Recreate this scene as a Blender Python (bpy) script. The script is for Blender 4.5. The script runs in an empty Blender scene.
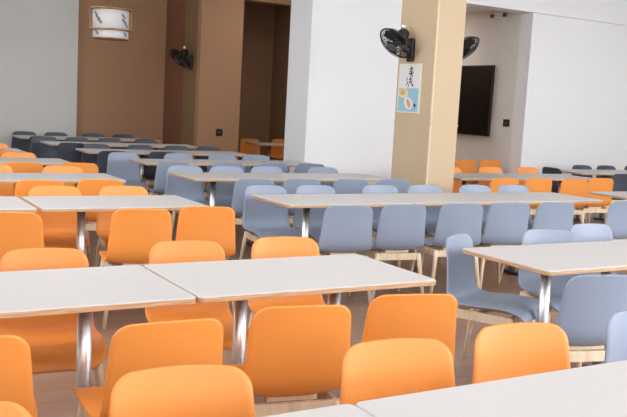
import bpy, bmesh, math, random
from mathutils import Vector, Matrix
random.seed(7)
PI = math.pi
SC = bpy.context.scene
COL = SC.collection

# ------------------------------------------------------------------ materials
def mat(name, col, rough=0.5, metal=0.0, noise=0.0, scale=6.0, bump=0.0, bscale=60.0, coat=0.0, spec=0.5):
    m = bpy.data.materials.new(name); m.use_nodes = True
    nt = m.node_tree; b = nt.nodes['Principled BSDF']
    b.inputs['Base Color'].default_value = (*col, 1)
    b.inputs['Roughness'].default_value = rough
    b.inputs['Metallic'].default_value = metal
    b.inputs['Specular IOR Level'].default_value = spec
    b.inputs['Coat Weight'].default_value = coat
    tc = nt.nodes.new('ShaderNodeTexCoord')
    if noise:
        n = nt.nodes.new('ShaderNodeTexNoise'); n.inputs['Scale'].default_value = scale; n.inputs['Detail'].default_value = 4
        r = nt.nodes.new('ShaderNodeMix'); r.data_type = 'RGBA'
        r.inputs[6].default_value = (*[c*(1-noise) for c in col], 1)
        r.inputs[7].default_value = (*[min(1, c*(1+noise)) for c in col], 1)
        nt.links.new(tc.outputs['Object'], n.inputs['Vector'])
        nt.links.new(n.outputs['Fac'], r.inputs[0]); nt.links.new(r.outputs[2], b.inputs['Base Color'])
    if bump:
        n2 = nt.nodes.new('ShaderNodeTexNoise'); n2.inputs['Scale'].default_value = bscale
        bp = nt.nodes.new('ShaderNodeBump'); bp.inputs['Strength'].default_value = bump; bp.inputs['Distance'].default_value = 0.002
        nt.links.new(tc.outputs['Object'], n2.inputs['Vector'])
        nt.links.new(n2.outputs['Fac'], bp.inputs['Height']); nt.links.new(bp.outputs['Normal'], b.inputs['Normal'])
    return m

def wood(name, c1, c2, stretch=(3, 40, 40), rough=0.45):
    m = bpy.data.materials.new(name); m.use_nodes = True
    nt = m.node_tree; b = nt.nodes['Principled BSDF']
    tc = nt.nodes.new('ShaderNodeTexCoord'); mp = nt.nodes.new('ShaderNodeMapping')
    mp.inputs['Scale'].default_value = stretch
    n = nt.nodes.new('ShaderNodeTexNoise'); n.inputs['Scale'].default_value = 1.0; n.inputs['Detail'].default_value = 5
    r = nt.nodes.new('ShaderNodeValToRGB')
    r.color_ramp.elements[0].color = (*c1, 1); r.color_ramp.elements[0].position = .35
    r.color_ramp.elements[1].color = (*c2, 1); r.color_ramp.elements[1].position = .68
    nt.links.new(tc.outputs['Object'], mp.inputs['Vector']); nt.links.new(mp.outputs['Vector'], n.inputs['Vector'])
    nt.links.new(n.outputs['Fac'], r.inputs['Fac']); nt.links.new(r.outputs['Color'], b.inputs['Base Color'])
    b.inputs['Roughness'].default_value = rough
    return m

def floor_mat():
    m = bpy.data.materials.new('floor_planks'); m.use_nodes = True
    nt = m.node_tree; b = nt.nodes['Principled BSDF']
    tc = nt.nodes.new('ShaderNodeTexCoord')
    br = nt.nodes.new('ShaderNodeTexBrick')
    br.inputs['Scale'].default_value = 1.0
    br.inputs['Brick Width'].default_value = 1.2; br.inputs['Row Height'].default_value = 0.15
    br.inputs['Mortar Size'].default_value = 0.002
    br.inputs['Color1'].default_value = (.36, .215, .15, 1); br.inputs['Color2'].default_value = (.42, .26, .19, 1)
    br.inputs['Mortar'].default_value = (.2, .12, .09, 1)
    mp = nt.nodes.new('ShaderNodeMapping'); mp.inputs['Scale'].default_value = (2.5, 45, 1)
    n = nt.nodes.new('ShaderNodeTexNoise'); n.inputs['Scale'].default_value = 1; n.inputs['Detail'].default_value = 6
    mx = nt.nodes.new('ShaderNodeMix'); mx.data_type = 'RGBA'; mx.blend_type = 'MULTIPLY'; mx.inputs[0].default_value = .45
    nt.links.new(tc.outputs['Object'], br.inputs['Vector']); nt.links.new(tc.outputs['Object'], mp.inputs['Vector'])
    nt.links.new(mp.outputs['Vector'], n.inputs['Vector'])
    nt.links.new(br.outputs['Color'], mx.inputs[6]); nt.links.new(n.outputs['Fac'], mx.inputs[7])
    nt.links.new(mx.outputs[2], b.inputs['Base Color'])
    b.inputs['Roughness'].default_value = .32
    return m

M = {}
M['orange'] = mat('orange_plastic', (.84, .30, .058), .42, noise=.03, scale=3)
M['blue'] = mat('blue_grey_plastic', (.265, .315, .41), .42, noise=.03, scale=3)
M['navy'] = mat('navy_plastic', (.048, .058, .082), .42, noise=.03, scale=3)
M['oak'] = wood('pale_oak', (.76, .58, .39), (.90, .76, .57), (30, 30, 4))
M['laminate'] = mat('warm_white_laminate', (.565, .56, .555), .5, noise=.03, scale=2.5, spec=.35)
M['ply'] = wood('plywood_edge', (.42, .25, .13), (.62, .42, .25), (6, 6, 120))
M['chrome'] = mat('brushed_chrome', (.95, .95, .96), .38, 1.0, noise=.03, scale=8)
M['steel'] = mat('dark_steel', (.10, .10, .11), .45, .6, noise=.05)
M['white'] = mat('white_wall_paint', (.86, .865, .875), .85, noise=.015, scale=1.2, bump=.15)
M['greywall'] = mat('grey_white_wall_paint', (.62, .615, .585), .85, noise=.02, scale=1.2, bump=.15)
M['recess'] = mat('pale_grey_wall_paint', (.86, .86, .83), .85, noise=.02, scale=1.2, bump=.15)
M['tan'] = mat('tan_wall_covering', (.60, .46, .30), .75, noise=.03, scale=1.5, bump=.1)
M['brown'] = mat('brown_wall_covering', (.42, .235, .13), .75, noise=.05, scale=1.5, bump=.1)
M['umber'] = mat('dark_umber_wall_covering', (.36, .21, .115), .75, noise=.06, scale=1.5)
M['brown_shaded'] = mat('shaded_brown_wall_covering', (.25, .15, .07), .75, noise=.05, scale=1.5)  # brown covering darkened: shade of the pillar side put into the colour
M['red_brown'] = mat('red_brown_panelling', (.22, .09, .05), .7, noise=.06, scale=1.5)
M['ceiling'] = mat('white_ceiling_paint', (.8, .8, .8), .9, noise=.01)
M['black'] = mat('black_plastic', (.012, .012, .014), .38, noise=.05)
M['grille'] = mat('black_wire', (.02, .02, .022), .4, .3, noise=.05)
M['blade'] = mat('smoky_grey_blade', (.022, .024, .028), .3, noise=.05)
M['badge'] = mat('grey_brown_motor_cover', (.11, .09, .08), .45, noise=.05)
M['screen'] = mat('black_glass_screen', (.004, .004, .005), .32, noise=.05, spec=.2)
M['paper'] = mat('white_lantern_paper', (.80, .79, .80), .8, noise=.02, scale=4)
M['print'] = mat('grey_brush_print', (.25, .22, .21), .8, noise=.1)
M['lantern_wood'] = wood('honey_wood', (.30, .15, .06), (.44, .24, .10), (8, 8, 8))
M['poster_white'] = mat('poster_white_paper', (.80, .79, .77), .7, noise=.02, scale=20)
M['poster_blue'] = mat('poster_blue_paper', (.33, .56, .68), .7, noise=.05, scale=12)
M['ink'] = mat('black_ink', (.03, .03, .03), .7, noise=.1)
M['frame'] = mat('cream_frame', (.86, .80, .66), .5, noise=.02)
M['edge'] = mat('lit_tan_edge', (.72, .60, .42), .6, noise=.02)  # tan made paler: corner highlight put into the colour
M['plate'] = mat('pale_dish_print', (.78, .80, .80), .6, noise=.03, scale=20)
M['food_a'] = mat('golden_food_print', (.72, .42, .16), .6, noise=.25, scale=60)
M['food_b'] = mat('salmon_food_print', (.78, .34, .16), .6, noise=.25, scale=60)
M['food_c'] = mat('cream_food_print', (.80, .68, .45), .6, noise=.2, scale=60)
M['floor'] = floor_mat()

# ------------------------------------------------------------------ mesh helpers
class MB:
    def __init__(s): s.bm = bmesh.new()
    def box(s, c, d, bev=0.0, mi=0, rot=None):
        r = bmesh.ops.create_cube(s.bm, size=1.0)
        vs = r['verts']
        for v in vs: v.co = Vector((v.co.x*d[0], v.co.y*d[1], v.co.z*d[2]))
        fs = {f for v in vs for f in v.link_faces}
        if bev:
            es = list({e for v in vs for e in v.link_edges})
            rr = bmesh.ops.bevel(s.bm, geom=es, offset=bev, segments=2, affect='EDGES', profile=.5)
            vs = list({v for v in vs if v.is_valid} | set(rr['verts'])); fs = {f for v in vs for f in v.link_faces}
        for v in vs:
            co = v.co
            if rot is not None: co = rot @ co
            v.co = co + Vector(c)
        for f in fs: f.material_index = mi
        return s
    def tube(s, pts, rad, n=12, mi=0, cap=True):
        pts = [Vector(p) for p in pts]
        if not isinstance(rad, (list, tuple)): rad = [rad]*len(pts)
        rings = []; prev = None
        for i, p in enumerate(pts):
            a = pts[max(0, i-1)]; b = pts[min(len(pts)-1, i+1)]
            t = (b-a).normalized()
            if prev is None:
                u = t.cross(Vector((0, 0, 1)))
                if u.length < .05: u = t.cross(Vector((1, 0, 0)))
            else: u = prev - t*prev.dot(t)
            u.normalize(); prev = u; w = t.cross(u)
            rings.append([s.bm.verts.new(p + (u*math.cos(2*PI*k/n) + w*math.sin(2*PI*k/n))*rad[i]) for k in range(n)])
        for a, b in zip(rings, rings[1:]):
            for k in range(n):
                f = s.bm.faces.new((a[k], a[(k+1) % n], b[(k+1) % n], b[k])); f.material_index = mi; f.smooth = True
        if cap:
            s.bm.faces.new(rings[0][::-1]).material_index = mi; s.bm.faces.new(rings[-1]).material_index = mi
        return s
    def torus(s, c, R, r, ax=None, n=32, m=6, mi=0):
        ax = ax or Matrix.Identity(3); rings = []
        for i in range(n):
            a = 2*PI*i/n; ring = []
            for j in range(m):
                b = 2*PI*j/m; q = R + r*math.cos(b)
                ring.append(s.bm.verts.new(Vector(c) + ax @ Vector((q*math.cos(a), q*math.sin(a), r*math.sin(b)))))
            rings.append(ring)
        for i in range(n):
            for j in range(m):
                f = s.bm.faces.new((rings[i][j], rings[(i+1) % n][j], rings[(i+1) % n][(j+1) % m], rings[i][(j+1) % m]))
                f.smooth = True; f.material_index = mi
        return s
    def lathe(s, prof, c=(0, 0, 0), n=32, mi=0, ax=None):
        ax = ax or Matrix.Identity(3); rings = []
        for r, z in prof:
            rings.append([s.bm.verts.new(Vector(c) + ax @ Vector((r*math.cos(2*PI*k/n), r*math.sin(2*PI*k/n), z))) for k in range(n)])
        for a, b in zip(rings, rings[1:]):
            for k in range(n):
                f = s.bm.faces.new((a[k], a[(k+1) % n], b[(k+1) % n], b[k])); f.smooth = True; f.material_index = mi
        s.bm.faces.new(rings[0][::-1]).material_index = mi; s.bm.faces.new(rings[-1]).material_index = mi
        return s
    def ngon_prism(s, pts, d, mi=0):           # pts: 3D outline, d: extrusion vector
        a = [s.bm.verts.new(Vector(p)) for p in pts]; b = [s.bm.verts.new(Vector(p)+Vector(d)) for p in pts]
        k = len(pts)
        for f in (s.bm.faces.new(a[::-1]), s.bm.faces.new(b)): f.material_index = mi
        for i in range(k): s.bm.faces.new((a[i], a[(i+1) % k], b[(i+1) % k], b[i])).material_index = mi
        return s
    def build(s, name, mats, parent=None):
        bmesh.ops.recalc_face_normals(s.bm, faces=s.bm.faces[:])
        me = bpy.data.meshes.new(name); s.bm.to_mesh(me); s.bm.free()
        for m in (mats if isinstance(mats, list) else [mats]): me.materials.append(m)
        return link(name, me, parent)

def link(name, me, parent=None):
    o = bpy.data.objects.new(name, me); COL.objects.link(o); o.parent = parent
    return o
def tag(o, label=None, cat=None, group=None, kind=None):
    if label: o['label'] = label
    if cat: o['category'] = cat
    if group: o['group'] = group
    if kind: o['kind'] = kind
    return o
def empty(name, loc=(0, 0, 0), rz=0):
    o = bpy.data.objects.new(name, None); o.empty_display_size = .1; COL.objects.link(o)
    o.location = loc; o.rotation_euler = (0, 0, rz); return o
def copy_tree(o, parent=None):
    c = o.copy(); COL.objects.link(c); c.parent = parent
    for ch in list(o.children): copy_tree(ch, c)
    return c

# ------------------------------------------------------------------ setting
def struct(name, m, *boxes):
    b = MB()
    for lo, hi in boxes:
        b.box([(a+c)/2 for a, c in zip(lo, hi)], [c-a for a, c in zip(lo, hi)])
    return tag(b.build(name, m), kind='structure')
struct('floor', M['floor'], ((-14, -16, -.1), (25, 16.4, 0)))
struct('ceiling', M['ceiling'], ((-3, -3, 3.7), (25, 16.4, 3.8)))
struct('wall_left', M['greywall'], ((-2.1, 9.5, 0), (-2, 16.4, 3.7)), ((-2.1, -2.6, 0), (-2, 9.5, 2.2)))
struct('wall_front', M['white'], ((-2.1, -2.7, 0), (14, -2.6, 1.1)))
struct('wall_window_side', M['white'], ((13.9, -2.6, 0), (14, 9.98, 1.7)), ((13.9, 3.5, 1.7), (14, 9.98, 3.7)))
struct('wall_back', M['greywall'], ((-2, 15.02, 0), (4.0, 15.2, 3.7)))
struct('wall_alcove', M['brown'], ((3.85, 15.3, 0), (5.72, 15.5, 3.7)))
struct('wall_side_alcove', M['umber'], ((5.98, 15.8, 0), (11, 16.0, 3.7)))
struct('wall_panelled', M['red_brown'], ((5.70, 14.33, 0), (5.98, 15.9, 3.7)))
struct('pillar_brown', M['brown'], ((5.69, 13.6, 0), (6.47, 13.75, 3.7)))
struct('pillar_brown_shaded', M['brown_shaded'], ((5.69, 13.75, 0), (6.47, 14.33, 3.7)))  # rest of the brown pillar; its side shade is in the colour
struct('beam_alcove', M['umber'], ((6.47, 13.9, 3.27), (11, 14.2, 3.7)))
struct('wall_middle', M['white'], ((5.75, 9.98, 0), (8.2, 10.58, 3.7)))
struct('pillar_tan', M['tan'], ((5.65, 7.18, 0), (6.02, 7.83, 3.7)))
struct('wall_right', M['white'], ((9.72, 9.98, 0), (25, 10.25, 3.7)))
struct('wall_recess', M['recess'], ((9.86, 10.25, 0), (10.1, 15.9, 3.7)))
struct('ceiling_recess', M['recess'], ((8.2, 10.25, 3.22), (9.95, 10.58, 3.3)), ((8.3, 10.58, 3.22), (9.95, 15.8, 3.3)))
struct('wall_divider', M['umber'], ((8.22, 10.58, 0), (8.32, 15.8, 3.7)))
struct('beam_front', M['white'], ((8.2, 9.92, 3.10), (25, 10.25, 3.7)))
# thin corner strips added to draw lit edges, and a pillar seam
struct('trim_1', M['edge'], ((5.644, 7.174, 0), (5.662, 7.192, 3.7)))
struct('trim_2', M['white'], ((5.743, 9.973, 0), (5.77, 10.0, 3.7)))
struct('trim_3', M['white'], ((9.713, 9.973, 0), (9.74, 10.0, 3.1)))
struct('trim_4', M['tan'], ((5.644, 7.174, 1.352), (6.026, 7.836, 1.364)))

# ------------------------------------------------------------------ chair
def chair_shell_mesh():
    P = [(.255, .372, .190, .002), (.247, .398, .203, .003), (.220, .420, .216, .005), (.165, .431, .226, .008), (.08, .430, .232, .011),
         (.0, .424, .233, .013), (-.07, .417, .228, .015), (-.125, .415, .226, .018), (-.168, .423, .224, .022), (-.200, .445, .223, .026),
         (-.219, .482, .220, .030), (-.226, .535, .216, .031), (-.231, .60, .211, .031), (-.238, .66, .206, .031), (-.246, .715, .202, .030), (-.254, .760, .197, .028), (-.259, .785, .194, .027)]
    # resample the profile smoothly (Catmull-Rom)
    def cr(a, b, c, d, t):
        return tuple(.5*((2*q) + (-p+r)*t + (2*p-5*q+4*r-s)*t*t + (-p+3*q-3*r+s)*t**3) for p, q, r, s in zip(a, b, c, d))
    R = []
    for i in range(len(P)-1):
        a = P[max(0, i-1)]; d = P[min(len(P)-1, i+2)]
        for k in range(2): R.append(cr(a, P[i], P[i+1], d, k/2))
    R.append(P[-1])
    L = [0]
    for a, b in zip(R, R[1:]): L.append(L[-1] + math.hypot(b[0]-a[0], b[1]-a[1]))
    T = L[-1]
    def at(s):
        s = min(max(s, 0), T)
        for i in range(len(L)-1):
            if s <= L[i+1] + 1e-9:
                t = (s-L[i])/(L[i+1]-L[i]); return tuple(p+(q-p)*t for p, q in zip(R[i], R[i+1]))
    r1, r2 = .05, .055
    ss = [r1*(1-math.cos(PI/2*k/5)) for k in range(5)]
    n = 26; ss += [r1 + (T-r1-r2)*k/n for k in range(n)]
    ss += [T-r2 + r2*math.sin(PI/2*k/7) for k in range(8)]
    NU = 16; th = .0055
    us = [math.sin(PI/2*(-1+2*j/NU))*.35 + (-1+2*j/NU)*.65 for j in range(NU+1)]
    G = []
    for s in ss:
        y, z, w, c = at(s); a = at(s-.006); b = at(s+.006)
        ty, tz = b[0]-a[0], b[1]-a[1]; l = math.hypot(ty, tz); ny, nz = tz/l, -ty/l
        if ny < 0 and abs(nz) < .3: pass
        w0 = w
        if s < r1: w -= r1 - math.sqrt(max(0, r1*r1-(r1-s)**2))
        if s > T-r2: w -= r2 - math.sqrt(max(0, r2*r2-(s-T+r2)**2))
        drop = .014*min(1, max(0, (s-T+.25)/.25)); q = w/w0
        G.append([Vector((w*u*.94, y + ny*c*abs(u*q)**2.2, z + nz*c*abs(u*q)**2.2 - drop*abs(u*q)**2)) for u in us])
    H, W = len(G), NU+1
    bm = bmesh.new(); top = []; bot = []
    N = [[None]*W for _ in range(H)]
    for i in range(H):
        for j in range(W):
            du = G[i][min(j+1, W-1)] - G[i][max(j-1, 0)]; dv = G[min(i+1, H-1)][j] - G[max(i-1, 0)][j]
            N[i][j] = du.cross(dv).normalized()
    for i in range(H):
        top.append([bm.verts.new(G[i][j]+N[i][j]*th) for j in range(W)])
        bot.append([bm.verts.new(G[i][j]-N[i][j]*th) for j in range(W)])
    for i in range(H-1):
        for j in range(W-1):
            bm.faces.new((top[i][j], top[i][j+1], top[i+1][j+1], top[i+1][j]))
            bm.faces.new((bot[i][j], bot[i+1][j], bot[i+1][j+1], bot[i][j+1]))
    loop = [(0, j) for j in range(W)] + [(i, W-1) for i in range(1, H)] + [(H-1, j) for j in range(W-2, -1, -1)] + [(i, 0) for i in range(H-2, 0, -1)]
    cen = sum((G[i][W//2] for i in range(H)), Vector())/H
    mid = []
    for q, (i, j) in enumerate(loop):
        a = loop[q-1]; b = loop[(q+1) % len(loop)]
        t = (G[b[0]][b[1]]-G[a[0]][a[1]]).normalized(); o = t.cross(N[i][j]).normalized()
        mid.append(bm.verts.new(G[i][j] + o*.004))
    for q in range(len(loop)):
        q2 = (q+1) % len(loop); i, j = loop[q]; k, l = loop[q2]
        bm.faces.new((top[i][j], mid[q], mid[q2], top[k][l])); bm.faces.new((mid[q], bot[i][j], bot[k][l], mid[q2]))
    bmesh.ops.recalc_face_normals(bm, faces=bm.faces[:])
    for f in bm.faces: f.smooth = True
    me = bpy.data.meshes.new('seat_shell'); bm.to_mesh(me); bm.free()
    return me

def make_chair(color):
    root = empty('shell_chair')
    me = SHELL.copy(); me.materials.append(M[color])
    link('seat_shell', me, root)
    b = MB()
    for y, l in ((-.165, .33), (.175, .35)): b.box((0, y, .368), (l, .022, .054), .004)
    for x in (-.17, .17): b.box((x, .005, .368), (.022, .33, .054), .004)
    b.box((0, .0, .388), (.33, .05, .014), .003)
    b.box((0, .0, .406), (.20, .30, .024), .003)
    b.build('frame', M['oak'], root)
    for sx in (-1, 1):
        for sy, y0, y1 in ((1, .178, .215), (-1, -.168, -.225)):
            lb = MB(); lb.tube([(sx*.176, y0, .394), (sx*.188, y0+(y1-y0)*.28, .29), (sx*.222, y1, .0025)], [.019, .018, .0115], 10)
            lb.build('leg', M['oak'], root)
    return root
SHELL = chair_shell_mesh()
PROTO = {}
def chair(x, ytop, face, color, label, group, rz=None, z=0):
    """face 'N': back to the viewer; 'S': facing the viewer; a number gives the turn in degrees about z."""
    if face == 'N': r = 0
    elif face == 'S': r = PI
    else: r = math.radians(face)
    j = random.uniform(-.03, .03) if rz is None else math.radians(rz)
    if face in ('N', 'S'): j -= math.radians(11 if face == 'N' else 9)
    fx, fy = -math.sin(r+j), math.cos(r+j)
    if face == 'N': x += .075
    if face == 'S': x -= .015
    loc = (x + fx*.255, ytop + fy*.255, z)
    if color not in PROTO: o = PROTO[color] = make_chair(color)
    else: o = copy_tree(PROTO[color])
    o.location = loc; o.rotation_euler = (0, 0, r + j)
    tag(o, label, 'chair', group)
    return o

# ------------------------------------------------------------------ table
TL, TD, TH = 1.168, .675, .74
def make_table():
    root = empty('canteen_table')
    r = .022; pts = []
    for cx_, cy_, a0 in ((1, 1, 0), (-1, 1, 90), (-1, -1, 180), (1, -1, 270)):
        for k in range(6):
            a = math.radians(a0 + 18*k)
            pts.append((cx_*(TL/2-r)+r*math.cos(a), cy_*(TD/2-r)+r*math.sin(a)))
    b = MB(); bm = b.bm; ring = []
    for z, ins in ((TH-.026, .002), (TH-.024, 0), (TH-.005, 0), (TH-.0015, .0015), (TH, .004)):
        ring.append([bm.verts.new((x*(1-ins*2/TL), y*(1-ins*2/TD), z)) for x, y in pts])
    n = len(pts)
    for q, (a, c) in enumerate(zip(ring, ring[1:])):
        for k in range(n):
            bm.faces.new((a[k], a[(k+1) % n], c[(k+1) % n], c[k])).material_index = 1 if q < 2 else 0
    bm.faces.new(ring[-1]).material_index = 0; bm.faces.new(ring[0][::-1]).material_index = 1
    b.build('table_top', [M['laminate'], M['ply']], root)
    for s in (-1, 1):
        x = s*(TL/2-.34)
        p = MB(); p.tube([(x, 0, .03), (x, 0, TH-.03)], .030, 24)
        post = p.build('post', M['chrome'], root)
        q = MB(); q.box((x, 0, TH-.031), (.16, .34, .008), .002)
        q.build('mounting_plate', M['steel'], root)
        f = MB(); f.box((x, 0, .019), (.07, .25, .022), .006)
        for sy in (-1, 1): f.lathe([(.016, .0008), (.018, .002), (.018, .009), (.01, .010)], (x, sy*.10, 0), 12)
        f.build('foot', M['steel'], root)
    return root
TAB = None
def table(x, y, label, group, rz=0):
    global TAB
    if TAB is None: o = TAB = make_table()
    else: o = copy_tree(TAB)
    o.location = (x, y, 0); o.rotation_euler = (0, 0, math.radians(rz))
    return tag(o, label, 'table', group)

g = 'front table row'
table(.615, 1.435, 'white-topped table in the bottom front row, left of the seam', g)
table(1.788, 1.435, 'white-topped table filling the bottom right corner, right of the seam', g)
g = 'large left table row'
table(.69, 3.32, 'white table of the second row from the front, cut by the left edge', g, .3)
table(1.87, 3.32, 'white table of the second row from the front, its right end free', g)
g = 'third left table row'
table(.665, 5.91, 'white table at left edge, third row from the front, left of its seam', g)
table(1.865, 5.91, 'white table of the third left row, between its seam and right end', g)
g = 'left tables further back'
table(1.83, 7.68, 'beige table behind two orange chairs, fourth left row from the front', g)
table(.655, 7.68, 'beige table entering at the left edge, fourth left row from the front', g)
table(1.83, 9.41, 'beige table end, fifth left row, white pole under its front edge', g)
table(1.66, 10.95, 'small visible table corner at the left edge, farthest of the left rows', g)
g = 'middle table row in front of the tan pillar'
table(3.69, 5.91, 'long middle row table, leftmost, with a white pole near its corner', g)
table(4.849, 5.91, 'long middle row table in front of the tan pillar', g).scale.x = .978
table(5.987, 5.91, 'long middle row table at its right free end, before orange chairs', g).scale.x = .966
g = 'second middle table row'
table(3.71, 7.83, 'left table of second middle row, behind the long middle row', g)
table(4.88, 7.83, 'right table of second middle row, ending at the tan pillar', g)
g = 'third middle table row'
table(3.85, 9.58, 'left table of third middle row, behind blue-grey chairs', g)
table(5.02, 9.58, 'right table of third middle row, ending at the white wall corner', g)
g = 'back middle table rows'
table(3.65, 11.22, 'left table of fourth middle row, in the dim back area', g)
table(4.82, 11.22, 'right table of fourth middle row, ending below the light brown pillar', g)
table(3.52, 12.72, 'left table of fifth middle row, in the dim back area', g)
table(4.69, 12.72, 'right table of fifth middle row, in the dim back area', g)
table(3.41, 14.2, 'farthest middle table before the grey back wall', g)
table(4.58, 14.2, 'farthest middle table before the brown back wall', g)
g = 'right front tables'
table(3.75, 3.33, 'white table at right with blue-grey chairs round it, left end free', g)
table(4.925, 3.33, 'white table continuing past the right edge beside blue-grey chairs', g)
table(7.70, 5.93, 'white table corner at right edge, right of the long middle row', None)
g = 'tables beyond the tan pillar'
table(7.10, 7.97, 'table just right of the tan pillar, two thin poles under it', g)
table(8.275, 7.97, 'table behind the bright orange chairs, right of the tan pillar', g)
table(10.0, 8.75, 'far right table before the white wall, left end free', g, -2)
table(11.19, 8.72, 'far right table before the white wall, cut by the right edge', g, -2)
table(7.54, 14.0, 'dark table in the brown alcove between two red-orange chairs', None)

# ------------------------------------------------------------------ chairs
g = 'orange chairs across the front table'
chair(.265, 2.0, 'S', 'orange', 'orange chair with only its rounded corner showing in the bottom left corner', g, 3)
chair(.86, 2.07, 'S', 'orange', 'large orange chair facing us at bottom left, in front of another orange chair', g, 0)
chair(1.58, 2.09, 'S', 'orange', 'orange chair facing us behind the front table, above its seam', g, 0)
chair(2.12, 2.11, 'S', 'orange', 'orange chair facing us behind the front table, nearest the blue-grey chairs', g, 0)
chair(2.78, 2.10, 'S', 'blue', 'blue-grey chair cut by the right edge just above the front table', None, -6)
g = 'orange chairs with backs to us, large left row'
chair(.285, 2.55, 'N', 'orange', 'orange chair back cut by the left edge, left of the thick chrome pole', g, 0)
chair(.92, 2.52, 'N', 'orange', 'tilted orange chair back just right of the thick chrome pole', g, 9)
chair(1.445, 2.57, 'N', 'orange', 'orange chair back at bottom centre, pale wooden frame under it', g, 0)
chair(1.97, 2.60, 'N', 'orange', 'orange chair back at the right end of the second row table', g, -3)
g = 'orange chairs facing us, large left row'
chair(.92, 3.90, 'S', 'orange', 'orange chair at left edge behind the second row table, facing us', g, 2)
chair(1.635, 3.96, 'S', 'orange', 'orange chair behind the second row table, just right of its seam', g, 0)
chair(2.20, 3.97, 'S', 'orange', 'orange chair behind the second row table, rightmost of that side', g, 0)
g = 'orange chairs, third left row'
chair(.90, 5.10, 'N', 'orange', 'orange chair back at left edge before the third left table', g, 0)
chair(1.73, 5.15, 'N', 'orange', 'orange chair back right of white pole, third left row', g, 2)
chair(2.21, 5.22, 'N', 'orange', 'orange chair back at the right end of the third left table', g, -2)
chair(.98, 6.47, 'S', 'orange', 'orange chair behind the third left row seam, mostly under the tabletop', g)
chair(1.595, 6.50, 'S', 'orange', 'orange chair facing us behind third left table, left of the pair', g)
chair(2.12, 6.48, 'S', 'orange', 'orange chair facing us behind third left table, right of the pair', g)
g = 'orange chairs, fourth left row'
chair(1.49, 6.91, 'N', 'orange', 'orange chair back at fourth left table, left of the pair', g)
chair(2.00, 6.98, 'N', 'orange', 'orange chair back at fourth left table, right of the pair', g)
chair(1.46, 8.38, 'S', 'orange', 'orange chair cut by left edge behind the fourth left table', g)
chair(2.09, 8.25, 'S', 'orange', 'orange chair facing us behind the fourth left table, right of white pole', g)
g = 'orange chairs, farthest left rows'
chair(2.26, 8.62, 'N', 'orange', 'orange chair back peeking out behind another at fifth left table end', g)
chair(1.71, 8.62, 'N', 'orange', 'orange chair back under fifth left table, left of its white pole', g)
chair(2.03, 9.98, 'S', 'orange', 'deep orange chair facing us behind the fifth left table', g)
chair(1.80, 10.30, 'N', 'orange', 'deep orange chair back at left edge before the farthest left table', g)
chair(2.03, 11.52, 'S', 'orange', 'tiny deep orange corner of a chair at left edge by the grey wall', g)

g = 'blue-grey chairs with backs to us, long middle row'
for x, t in ((3.31, 'leftmost'), (3.81, 'second from left'), (4.38, 'third from left'), (4.89, 'fourth from left'), (5.43, 'fifth from left'), (6.33, 'sixth and rightmost')):
    chair(x, 5.16, 'N', 'blue', 'blue-grey chair back before the long middle row, ' + t, g)
g = 'blue-grey chairs facing us, long middle row'
for x, t in ((3.39, 'leftmost, in front of the table corner'), (3.89, 'second from left'), (4.59, 'third from left'), (5.12, 'fourth, before the pillar edge'), (5.75, 'fifth, right of the tan pillar'), (6.27, 'sixth and rightmost')):
    chair(x, 6.52, 'S', 'blue', 'blue-grey chair facing us behind the long middle row, ' + t, g)
g = 'blue-grey chairs with backs to us, second middle row'
for x, t in ((3.48, 'leftmost'), (3.99, 'second from left'), (4.56, 'third, before the white wall'), (5.07, 'rightmost, beside the tan pillar')):
    chair(x, 7.06, 'N', 'blue', 'blue-grey chair back before the second middle row, ' + t, g)
g = 'blue-grey chairs facing us, second middle row'
for x, t in ((3.41, 'leftmost'), (3.89, 'second from left'), (4.38, 'third from left'), (5.11, 'rightmost, before the white wall')):
    chair(x, 8.43, 'S', 'blue', 'blue-grey chair facing us behind the second middle row, ' + t, g)
g = 'blue-grey chairs with backs to us, third middle row'
for x, t in ((3.39, 'leftmost'), (4.06, 'second from left'), (4.64, 'third from left'), (5.15, 'rightmost, at the white wall corner')):
    chair(x, 8.90, 'N', 'blue', 'blue-grey chair back before the third middle row, ' + t, g)
g = 'blue-grey chairs facing us, third middle row'
for x, t in ((3.33, 'leftmost'), (4.05, 'second from left'), (4.66, 'third from left'), (5.15, 'rightmost, before the alcove')):
    chair(x, 10.25, 'S', 'blue', 'blue-grey chair facing us behind the third middle row, ' + t, g)
g = 'dark chairs, fourth middle row'  # navy here and farther back: deep shade put into the chair colour
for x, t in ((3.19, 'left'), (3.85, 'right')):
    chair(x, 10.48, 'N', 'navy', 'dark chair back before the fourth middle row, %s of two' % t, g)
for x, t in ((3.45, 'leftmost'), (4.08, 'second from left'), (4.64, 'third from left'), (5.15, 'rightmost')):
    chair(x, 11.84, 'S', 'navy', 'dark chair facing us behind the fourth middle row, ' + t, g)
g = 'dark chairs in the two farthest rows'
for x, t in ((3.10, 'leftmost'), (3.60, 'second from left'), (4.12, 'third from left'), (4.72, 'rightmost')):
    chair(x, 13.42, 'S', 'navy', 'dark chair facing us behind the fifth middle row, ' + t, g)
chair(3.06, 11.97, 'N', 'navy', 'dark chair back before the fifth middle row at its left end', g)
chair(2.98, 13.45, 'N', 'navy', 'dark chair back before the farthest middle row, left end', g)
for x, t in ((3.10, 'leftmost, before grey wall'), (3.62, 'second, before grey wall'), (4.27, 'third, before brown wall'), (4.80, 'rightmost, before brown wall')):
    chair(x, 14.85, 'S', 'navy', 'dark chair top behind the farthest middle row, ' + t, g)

g = 'blue-grey chairs at the right front table'
tag_end = chair(3.255, 3.83, -153, 'blue', 'dark blue-grey chair seen side-on at the left end of right table', g, 0)
chair(4.09, 3.89, 'S', 'blue', 'blue-grey chair facing us behind the right front table', g, -10)
chair(4.64, 4.05, 'S', 'blue', 'blue-grey chair pulled back farther behind the right front table', g, 4)
chair(3.12, 2.66, 'N', 'blue', 'blue-grey chair back at right edge before the right front table', g, -4)

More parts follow.
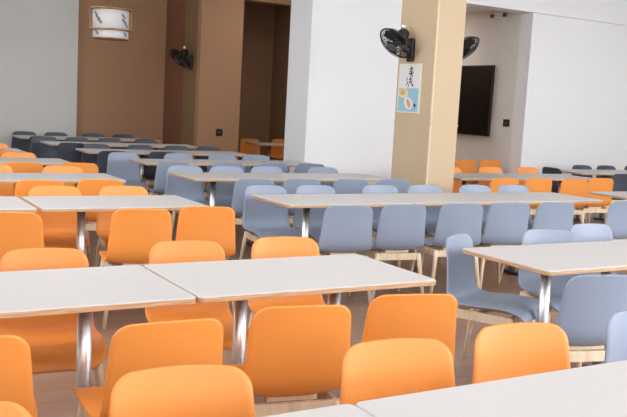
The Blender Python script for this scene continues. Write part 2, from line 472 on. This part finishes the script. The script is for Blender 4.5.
g = 'orange chairs beyond the tan pillar'
for x, y, t in ((6.76, 7.22, 'leftmost'), (7.28, 7.21, 'second from left'), (7.84, 7.17, 'third, pale legs visible'), (8.39, 7.25, 'rightmost')):
    chair(x, y, 'N', 'orange', 'orange chair back at the table right of the tan pillar, ' + t, g, 0)
for x, y, t in ((7.20, 8.70, 'leftmost, mostly hidden by the pillar'), (7.98, 8.76, 'middle'), (8.68, 8.78, 'right, before the white wall corner')):
    chair(x, y, 'S', 'orange', 'orange chair facing us behind table right of tan pillar, ' + t, g)
chair(8.63, 10.1, 'N', 'orange', 'red-orange chair in the grey recess below the screen, left of two', g)
chair(9.15, 10.12, 'N', 'orange', 'red-orange chair in the grey recess below the screen, right of two', g)
g = 'navy chairs before the right wall'
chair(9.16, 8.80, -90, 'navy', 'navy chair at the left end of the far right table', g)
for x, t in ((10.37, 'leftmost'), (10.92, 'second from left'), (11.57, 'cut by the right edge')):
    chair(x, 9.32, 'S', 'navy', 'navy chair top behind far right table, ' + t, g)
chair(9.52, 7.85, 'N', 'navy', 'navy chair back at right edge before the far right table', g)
g = 'red-orange chairs in the brown alcove'
chair(7.22, 14.65, 'S', 'orange', 'red-orange chair in the dark alcove, left of the white pole', g)
chair(7.92, 14.72, 'S', 'orange', 'red-orange chair in the dark alcove, right of the white pole', g)

# ------------------------------------------------------------------ wall fans
def wall_fan(px, y, z, label, yaw, pitch):
    """bracket fixed to a face looking along -X at x = px; the head points along -X turned by yaw, tipped down by pitch"""
    root = empty('wall_fan', (px, y, z)); tag(root, label, 'fan', 'black wall fans')
    b = MB(); b.box((-.022, 0, -.02), (.044, .10, .25), .012); b.build('bracket', M['black'], root)
    b = MB(); b.tube([(-.03, 0, -.06), (-.10, .0, -.03), (-.14, 0, .08)], [.028, .024, .03], 14); b.build('arm', M['black'], root)
    ax = (Matrix.Rotation(yaw, 3, 'Z') @ Matrix.Rotation(-PI/2 - pitch, 3, 'Y'))   # local +z -> head direction
    o = Vector((-.15, 0, .12))
    m = MB(); m.lathe([(.012, -.075), (.05, -.07), (.066, -.03), (.066, .03), (.05, .06), (.02, .065)], o, 24, 0, ax)
    m.build('motor_housing', M['black'], root)
    k = MB(); c = o + ax @ Vector((.0, 0, -.02)) + Vector((0, -.0, .085))
    k.lathe([(.005, -.034), (.024, -.026), (.034, 0), (.024, .026), (.005, .034)], c, 20)
    k.tube([c - Vector((0, 0, .04)), c - Vector((0, 0, .02))], .012, 10)
    k.build('knob', M['chrome'], root)
    R = .205; cage = MB(); c0 = o + ax @ Vector((0, 0, .115))
    cage.torus(c0, R, .008, ax, 44, 6)
    for rr, h in ((.165, .045), (.12, .058), (.075, .064)):
        cage.torus(c0 + ax @ Vector((0, 0, h)), rr, .0032, ax, 36, 4); cage.torus(c0 - ax @ Vector((0, 0, h)), rr, .0032, ax, 36, 4)
    for q in range(28):
        a = 2*PI*q/28; d = Vector((math.cos(a), math.sin(a), 0))
        for s in (1, -1):
            cage.tube([c0 + ax @ (d*r_ + Vector((0, 0, s*h_))) for r_, h_ in ((.05, .066), (.12, .058), (.175, .04), (R, .0))], .003, 4)
    g_ = cage.build('guard', M['grille'], root)
    e = MB(); e.lathe([(.0, .058), (.05, .060), (.056, .066), (.05, .073), (.01, .076)], c0, 20, 0, ax); e.build('badge', M['badge'], g_)
    bl = MB(); bl.lathe([(.01, -.04), (.035, -.04), (.038, .02), (.02, .035), (.004, .037)], c0, 18, 0, ax)
    for q in range(3):
        a0 = 2*PI*q/3; pts = []
        for t, r_ in ((-.15, .035), (-.50, .10), (-.55, .155), (-.30, .185), (.15, .183), (.45, .15), (.42, .09), (.2, .036)):
            a = a0 + t*1.15; pts.append(c0 + ax @ Vector((r_*math.cos(a), r_*math.sin(a), t*.05)))
        bl.ngon_prism(pts, ax @ Vector((0, 0, .003)))
    bl.build('blades', M['blade'], root)
    return root
wall_fan(5.65, 7.585, 2.165, 'black wall fan on the tan pillar above the poster', math.radians(4), math.radians(47))
wall_fan(5.69, 13.97, 2.13, 'black wall fan on the shaded brown pillar side at back left', math.radians(4), math.radians(47))
# fan on the far side of the tan pillar, its guard showing past the pillar's right edge
f3 = wall_fan(0, 0, 0, 'black wall fan showing past the right edge of the tan pillar', math.radians(-4), math.radians(47))
f3.location = (6.02, 7.47, 2.165); f3.rotation_euler = (0, 0, PI)

# ------------------------------------------------------------------ poster on the pillar's left face (x = 5.70)
pr = empty('poster', (5.65, 7.585, 1.465)); tag(pr, 'tall framed poster with black brush writing over blue food picture, on tan pillar', 'poster')
W2, HH = .20, .535
b = MB(); b.box((-.006, 0, HH/2), (.012, 2*W2, HH), .002); b.build('frame', M['frame'], pr)
b = MB(); b.box((-.0135, 0, HH*.735), (.004, 2*W2-.045, HH*.46)); wp = b.build('writing_panel', M['poster_white'], pr)
b = MB(); b.box((-.0135, 0, HH*.265), (.004, 2*W2-.045, HH*.47)); bp_ = b.build('food_panel', M['poster_blue'], pr)
def stroke(mb, p, q, w0, w1):
    (y0, z0), (y1, z1) = p, q; d = Vector((y1-y0, z1-z0)); n = Vector((-d.y, d.x)).normalized()
    pts = [(-.0155, y0+n.x*w0, z0+n.y*w0), (-.0155, y0-n.x*w0, z0-n.y*w0), (-.0155, y1-n.x*w1, z1-n.y*w1), (-.0155, y1+n.x*w1, z1+n.y*w1)]
    mb.ngon_prism(pts, (-.0012, 0, 0))
b = MB()   # two brush characters, read from the pillar's far side (+y) to its corner (-y)
for (y0, z0), (y1, z1), w0, w1 in (
    ((.005, .475), (-.06, .487), .007, .005), ((-.025, .505), (-.03, .425), .008, .004), ((.0, .450), (-.065, .458), .006, .005),
    ((.012, .428), (-.07, .436), .007, .006), ((-.03, .43), (-.01, .385), .008, .004), ((-.035, .425), (-.06, .395), .005, .007),
    ((.05, .38), (.02, .36), .006, .003), ((.045, .35), (.02, .335), .006, .003), ((.055, .30), (.02, .33), .004, .007),
    ((-.0, .365), (-.05, .372), .006, .005), ((-.03, .385), (.005, .30), .009, .003), ((-.03, .335), (-.075, .29), .005, .010),
    ((-.01, .335), (-.06, .345), .005, .005), ((.0, .305), (.02, .275), .006, .003)):
    stroke(b, (y0, z0), (y1, z1), w0, w1)
b.build('brush_writing', M['ink'], wp)
def disc(name, y, z, ry, rz, m, x, tilt=0):
    pts = []
    for k in range(24):
        a = 2*PI*k/24; u, v = ry*math.cos(a), rz*math.sin(a)
        pts.append((x, y+u*math.cos(tilt)-v*math.sin(tilt), z+u*math.sin(tilt)+v*math.cos(tilt)))
    mb = MB(); mb.ngon_prism(pts, (-.0012, 0, 0)); return mb.build(name, m, bp_)
disc('printed_plate', .09, .215, .085, .055, M['food_c'], -.0155)
disc('printed_food', .10, .225, .05, .034, M['food_a'], -.0168)
disc('printed_plate', -.01, .105, .085, .062, M['plate'], -.0155, .5)
disc('printed_food', -.015, .105, .055, .026, M['food_b'], -.0168, 1.0)
disc('printed_cup', -.125, .085, .018, .020, M['ink'], -.0155)
disc('printed_food', .05, .185, .03, .016, M['food_c'], -.0168)

# ------------------------------------------------------------------ screen, lamp, sockets
s = empty('wall_screen', (9.86, 11.88, 1.72)); tag(s, 'large black flat screen on the grey recess wall beside the tan pillar', 'screen')
b = MB(); b.box((-.035, 0, 0), (.05, 1.98, 1.19), .008); b.build('casing', M['black'], s)
b = MB(); b.box((-.0615, 0, 0), (.003, 1.94, 1.15)); b.build('display', M['screen'], s)
b = MB(); b.box((-.006, 0, 0), (.012, .4, .3)); b.build('wall_mount', M['steel'], s)
l = empty('emergency_lamp', (9.86, 10.86, 3.12)); tag(l, 'small white twin-headed lamp high on the grey recess wall', 'lamp')
b = MB(); b.box((-.03, 0, .01), (.07, .22, .10), .02); b.build('body', M['white'], l)
for q in (-1, 1):
    b = MB(); b.lathe([(.01, 0), (.026, .008), (.034, .035), (.032, .045), (.01, .043)], (-.035, q*.145, .0), 20, 0, Matrix.Rotation(-PI/2, 3, 'Y')); b.build('lamp_head', M['badge'], l)
b = MB(); b.tube([(-.04, 0, -.03), (-.04, 0, -.075)], .012, 10); b.build('indicator', M['white'], l)
def socket(loc, axis, label):
    o = empty('wall_socket', loc); tag(o, label, 'socket', None)
    if axis == 'x':
        MB().box((-.006, 0, 0), (.012, .14, .12), .003).build('cover_plate', M['black'], o)
        MB().box((-.0135, 0, 0), (.005, .06, .05), .001).build('socket_face', M['steel'], o)
    else:
        MB().box((0, -.006, 0), (.12, .012, .12), .003).build('cover_plate', M['black'], o)
        MB().box((0, -.0135, 0), (.06, .005, .05), .001).build('socket_face', M['steel'], o)
socket((9.86, 10.53, 1.37), 'x', 'small dark socket on grey recess wall right of the screen')
socket((6.095, 13.6, .93), 'y', 'small dark socket low on the light brown pillar')

# ------------------------------------------------------------------ lantern
ln = empty('hanging_lantern', (3.65, 12.0, 2.26)); tag(ln, 'round white paper lantern with honey wood frame hanging at upper left', 'lantern')
MB().lathe([(.245, .13), (.252, .132), (.252, .40), (.245, .402)], (0, 0, 0), 40).build('upper_shade', M['paper'], ln)
MB().lathe([(.24, .0), (.247, .004), (.247, .118), (.24, .12)], (0, 0, 0), 40).build('lower_shade', M['paper'], ln)
b = MB()
for z, r_, t in ((.002, .252, .008), (.122, .285, .012), (.408, .290, .014)): b.lathe([(r_-.05, z-t), (r_, z-t), (r_, z+t), (r_-.05, z+t)], (0, 0, 0), 40)
for a in (-.30, 2.84, 1.27):
    b.box((.278*math.cos(a), .278*math.sin(a), .265), (.024, .05, .27), .003, 0, Matrix.Rotation(a, 3, 'Z'))
b.build('wooden_frame', M['lantern_wood'], ln)
b = MB(); b.tube([(0, 0, .40), (0, 0, 1.44)], .006, 8); b.build('cord', M['lantern_wood'], ln)
b = MB()   # brushed leaf prints on the paper, wrapped on the shade
for a0, z0, sc in ((-2.75, .30, 1), (-2.6, .25, .9), (-2.85, .345, .7), (-1.2, .33, .8), (-1.15, .26, 1), (-.95, .21, .8), (-2.75, .085, .7), (-1.0, .08, .7)):
    for k in range(3):
        aa = a0 + .10*k*sc; zz = z0 - .022*k*sc; pts = []
        for q in range(8):
            t = 2*PI*q/8; ang = aa + .085*sc*math.cos(t); h = zz +   .024*sc*math.sin(t) - .05*(ang-aa)
            pts.append((.2535*math.cos(ang), .2535*math.sin(ang), h))
        n_ = Vector((math.cos(aa), math.sin(aa), 0)); b.ngon_prism(pts, n_*.0012)
b.build('leaf_print', M['print'], ln)

# ------------------------------------------------------------------ light
W = bpy.data.worlds.new('daylight'); SC.world = W; W.use_nodes = True
bg = W.node_tree.nodes['Background']; bg.inputs['Color'].default_value = (.90, .95, 1, 1); bg.inputs['Strength'].default_value = 4.8
def area(name, loc, rot, sx, sy, e, col=(1, 1, 1)):
    d = bpy.data.lights.new(name, 'AREA'); d.shape = 'RECTANGLE'; d.size = sx; d.size_y = sy; d.energy = e; d.color = col
    o = bpy.data.objects.new(name, d); COL.objects.link(o); o.location = loc; o.rotation_euler = [math.radians(a) for a in rot]; return o
for i, (x, y, e) in enumerate(((1.2, 1.5, 60), (3.6, 1.5, 60), (1.2, 4.6, 60), (4.2, 4.6, 60), (7.5, 4.6, 70), (10.5, 6.5, 70), (4.2, 7.6, 35))):
    area('ceiling_fill', (x, y, 3.66), (0, 0, 0), 1.2, .6, e*.32, (1, .99, .97))  # unseen fill at ceiling height, added over the nearer tables
area('ceiling_fill', (9.0, 13, 3.2), (0, 0, 0), 1.0, .6, 46)  # fill added to brighten the grey recess
area('ceiling_fill', (7.2, 12.3, 3.66), (0, 0, 0), .9, .6, 26, (1, .97, .93))  # fill light added to lift the dark brown alcove
for x, y in ((.5, 11.5), (3.2, 12.2)): area('ceiling_fill', (x, y, 3.66), (0, 0, 0), 1.2, .6, 20)  # unseen fill added to lighten the back left walls

d = Vector((4.2, 4.0, .6)) - Vector((8.5, -2.0, 2.3))
w = area('window_light', (8.5, -2.0, 2.3), (0, 0, 0), 4.5, 2.4, 330, (.92, .96, 1)); w.rotation_euler = d.to_track_quat('-Z', 'Y').to_euler()
d = Vector((6.2, 10.0, 2.0)) - Vector((-1.9, 5.5, 2.8))
w = area('window_light', (-1.9, 5.5, 2.8), (0, 0, 0), 3.0, 1.4, 125, (.95, .97, 1)); w.rotation_euler = d.to_track_quat('-Z', 'Y').to_euler()

# ------------------------------------------------------------------ camera
cam = bpy.data.cameras.new('camera'); co = bpy.data.objects.new('camera', cam); COL.objects.link(co)
cam.sensor_fit = 'HORIZONTAL'; cam.sensor_width = 36; cam.lens = 36*850/627; cam.clip_start = .05; cam.clip_end = 100
ax = ((.86175778, -.50443333, .05404202), (-.01521275, -.1321707, -.99111023), (.50709181, .85327482, -.12157295))
right = Vector(ax[0]); up = -Vector(ax[1]); back = -Vector(ax[2])
m = Matrix((right, up, back)).transposed().to_4x4(); m.translation = (0, 0, 1.504)
co.matrix_world = m
SC.camera = co
vs = SC.view_settings; vs.view_transform = 'Standard'; vs.look = 'None'; vs.exposure = -.10; vs.gamma = 1; vs.use_curve_mapping = False
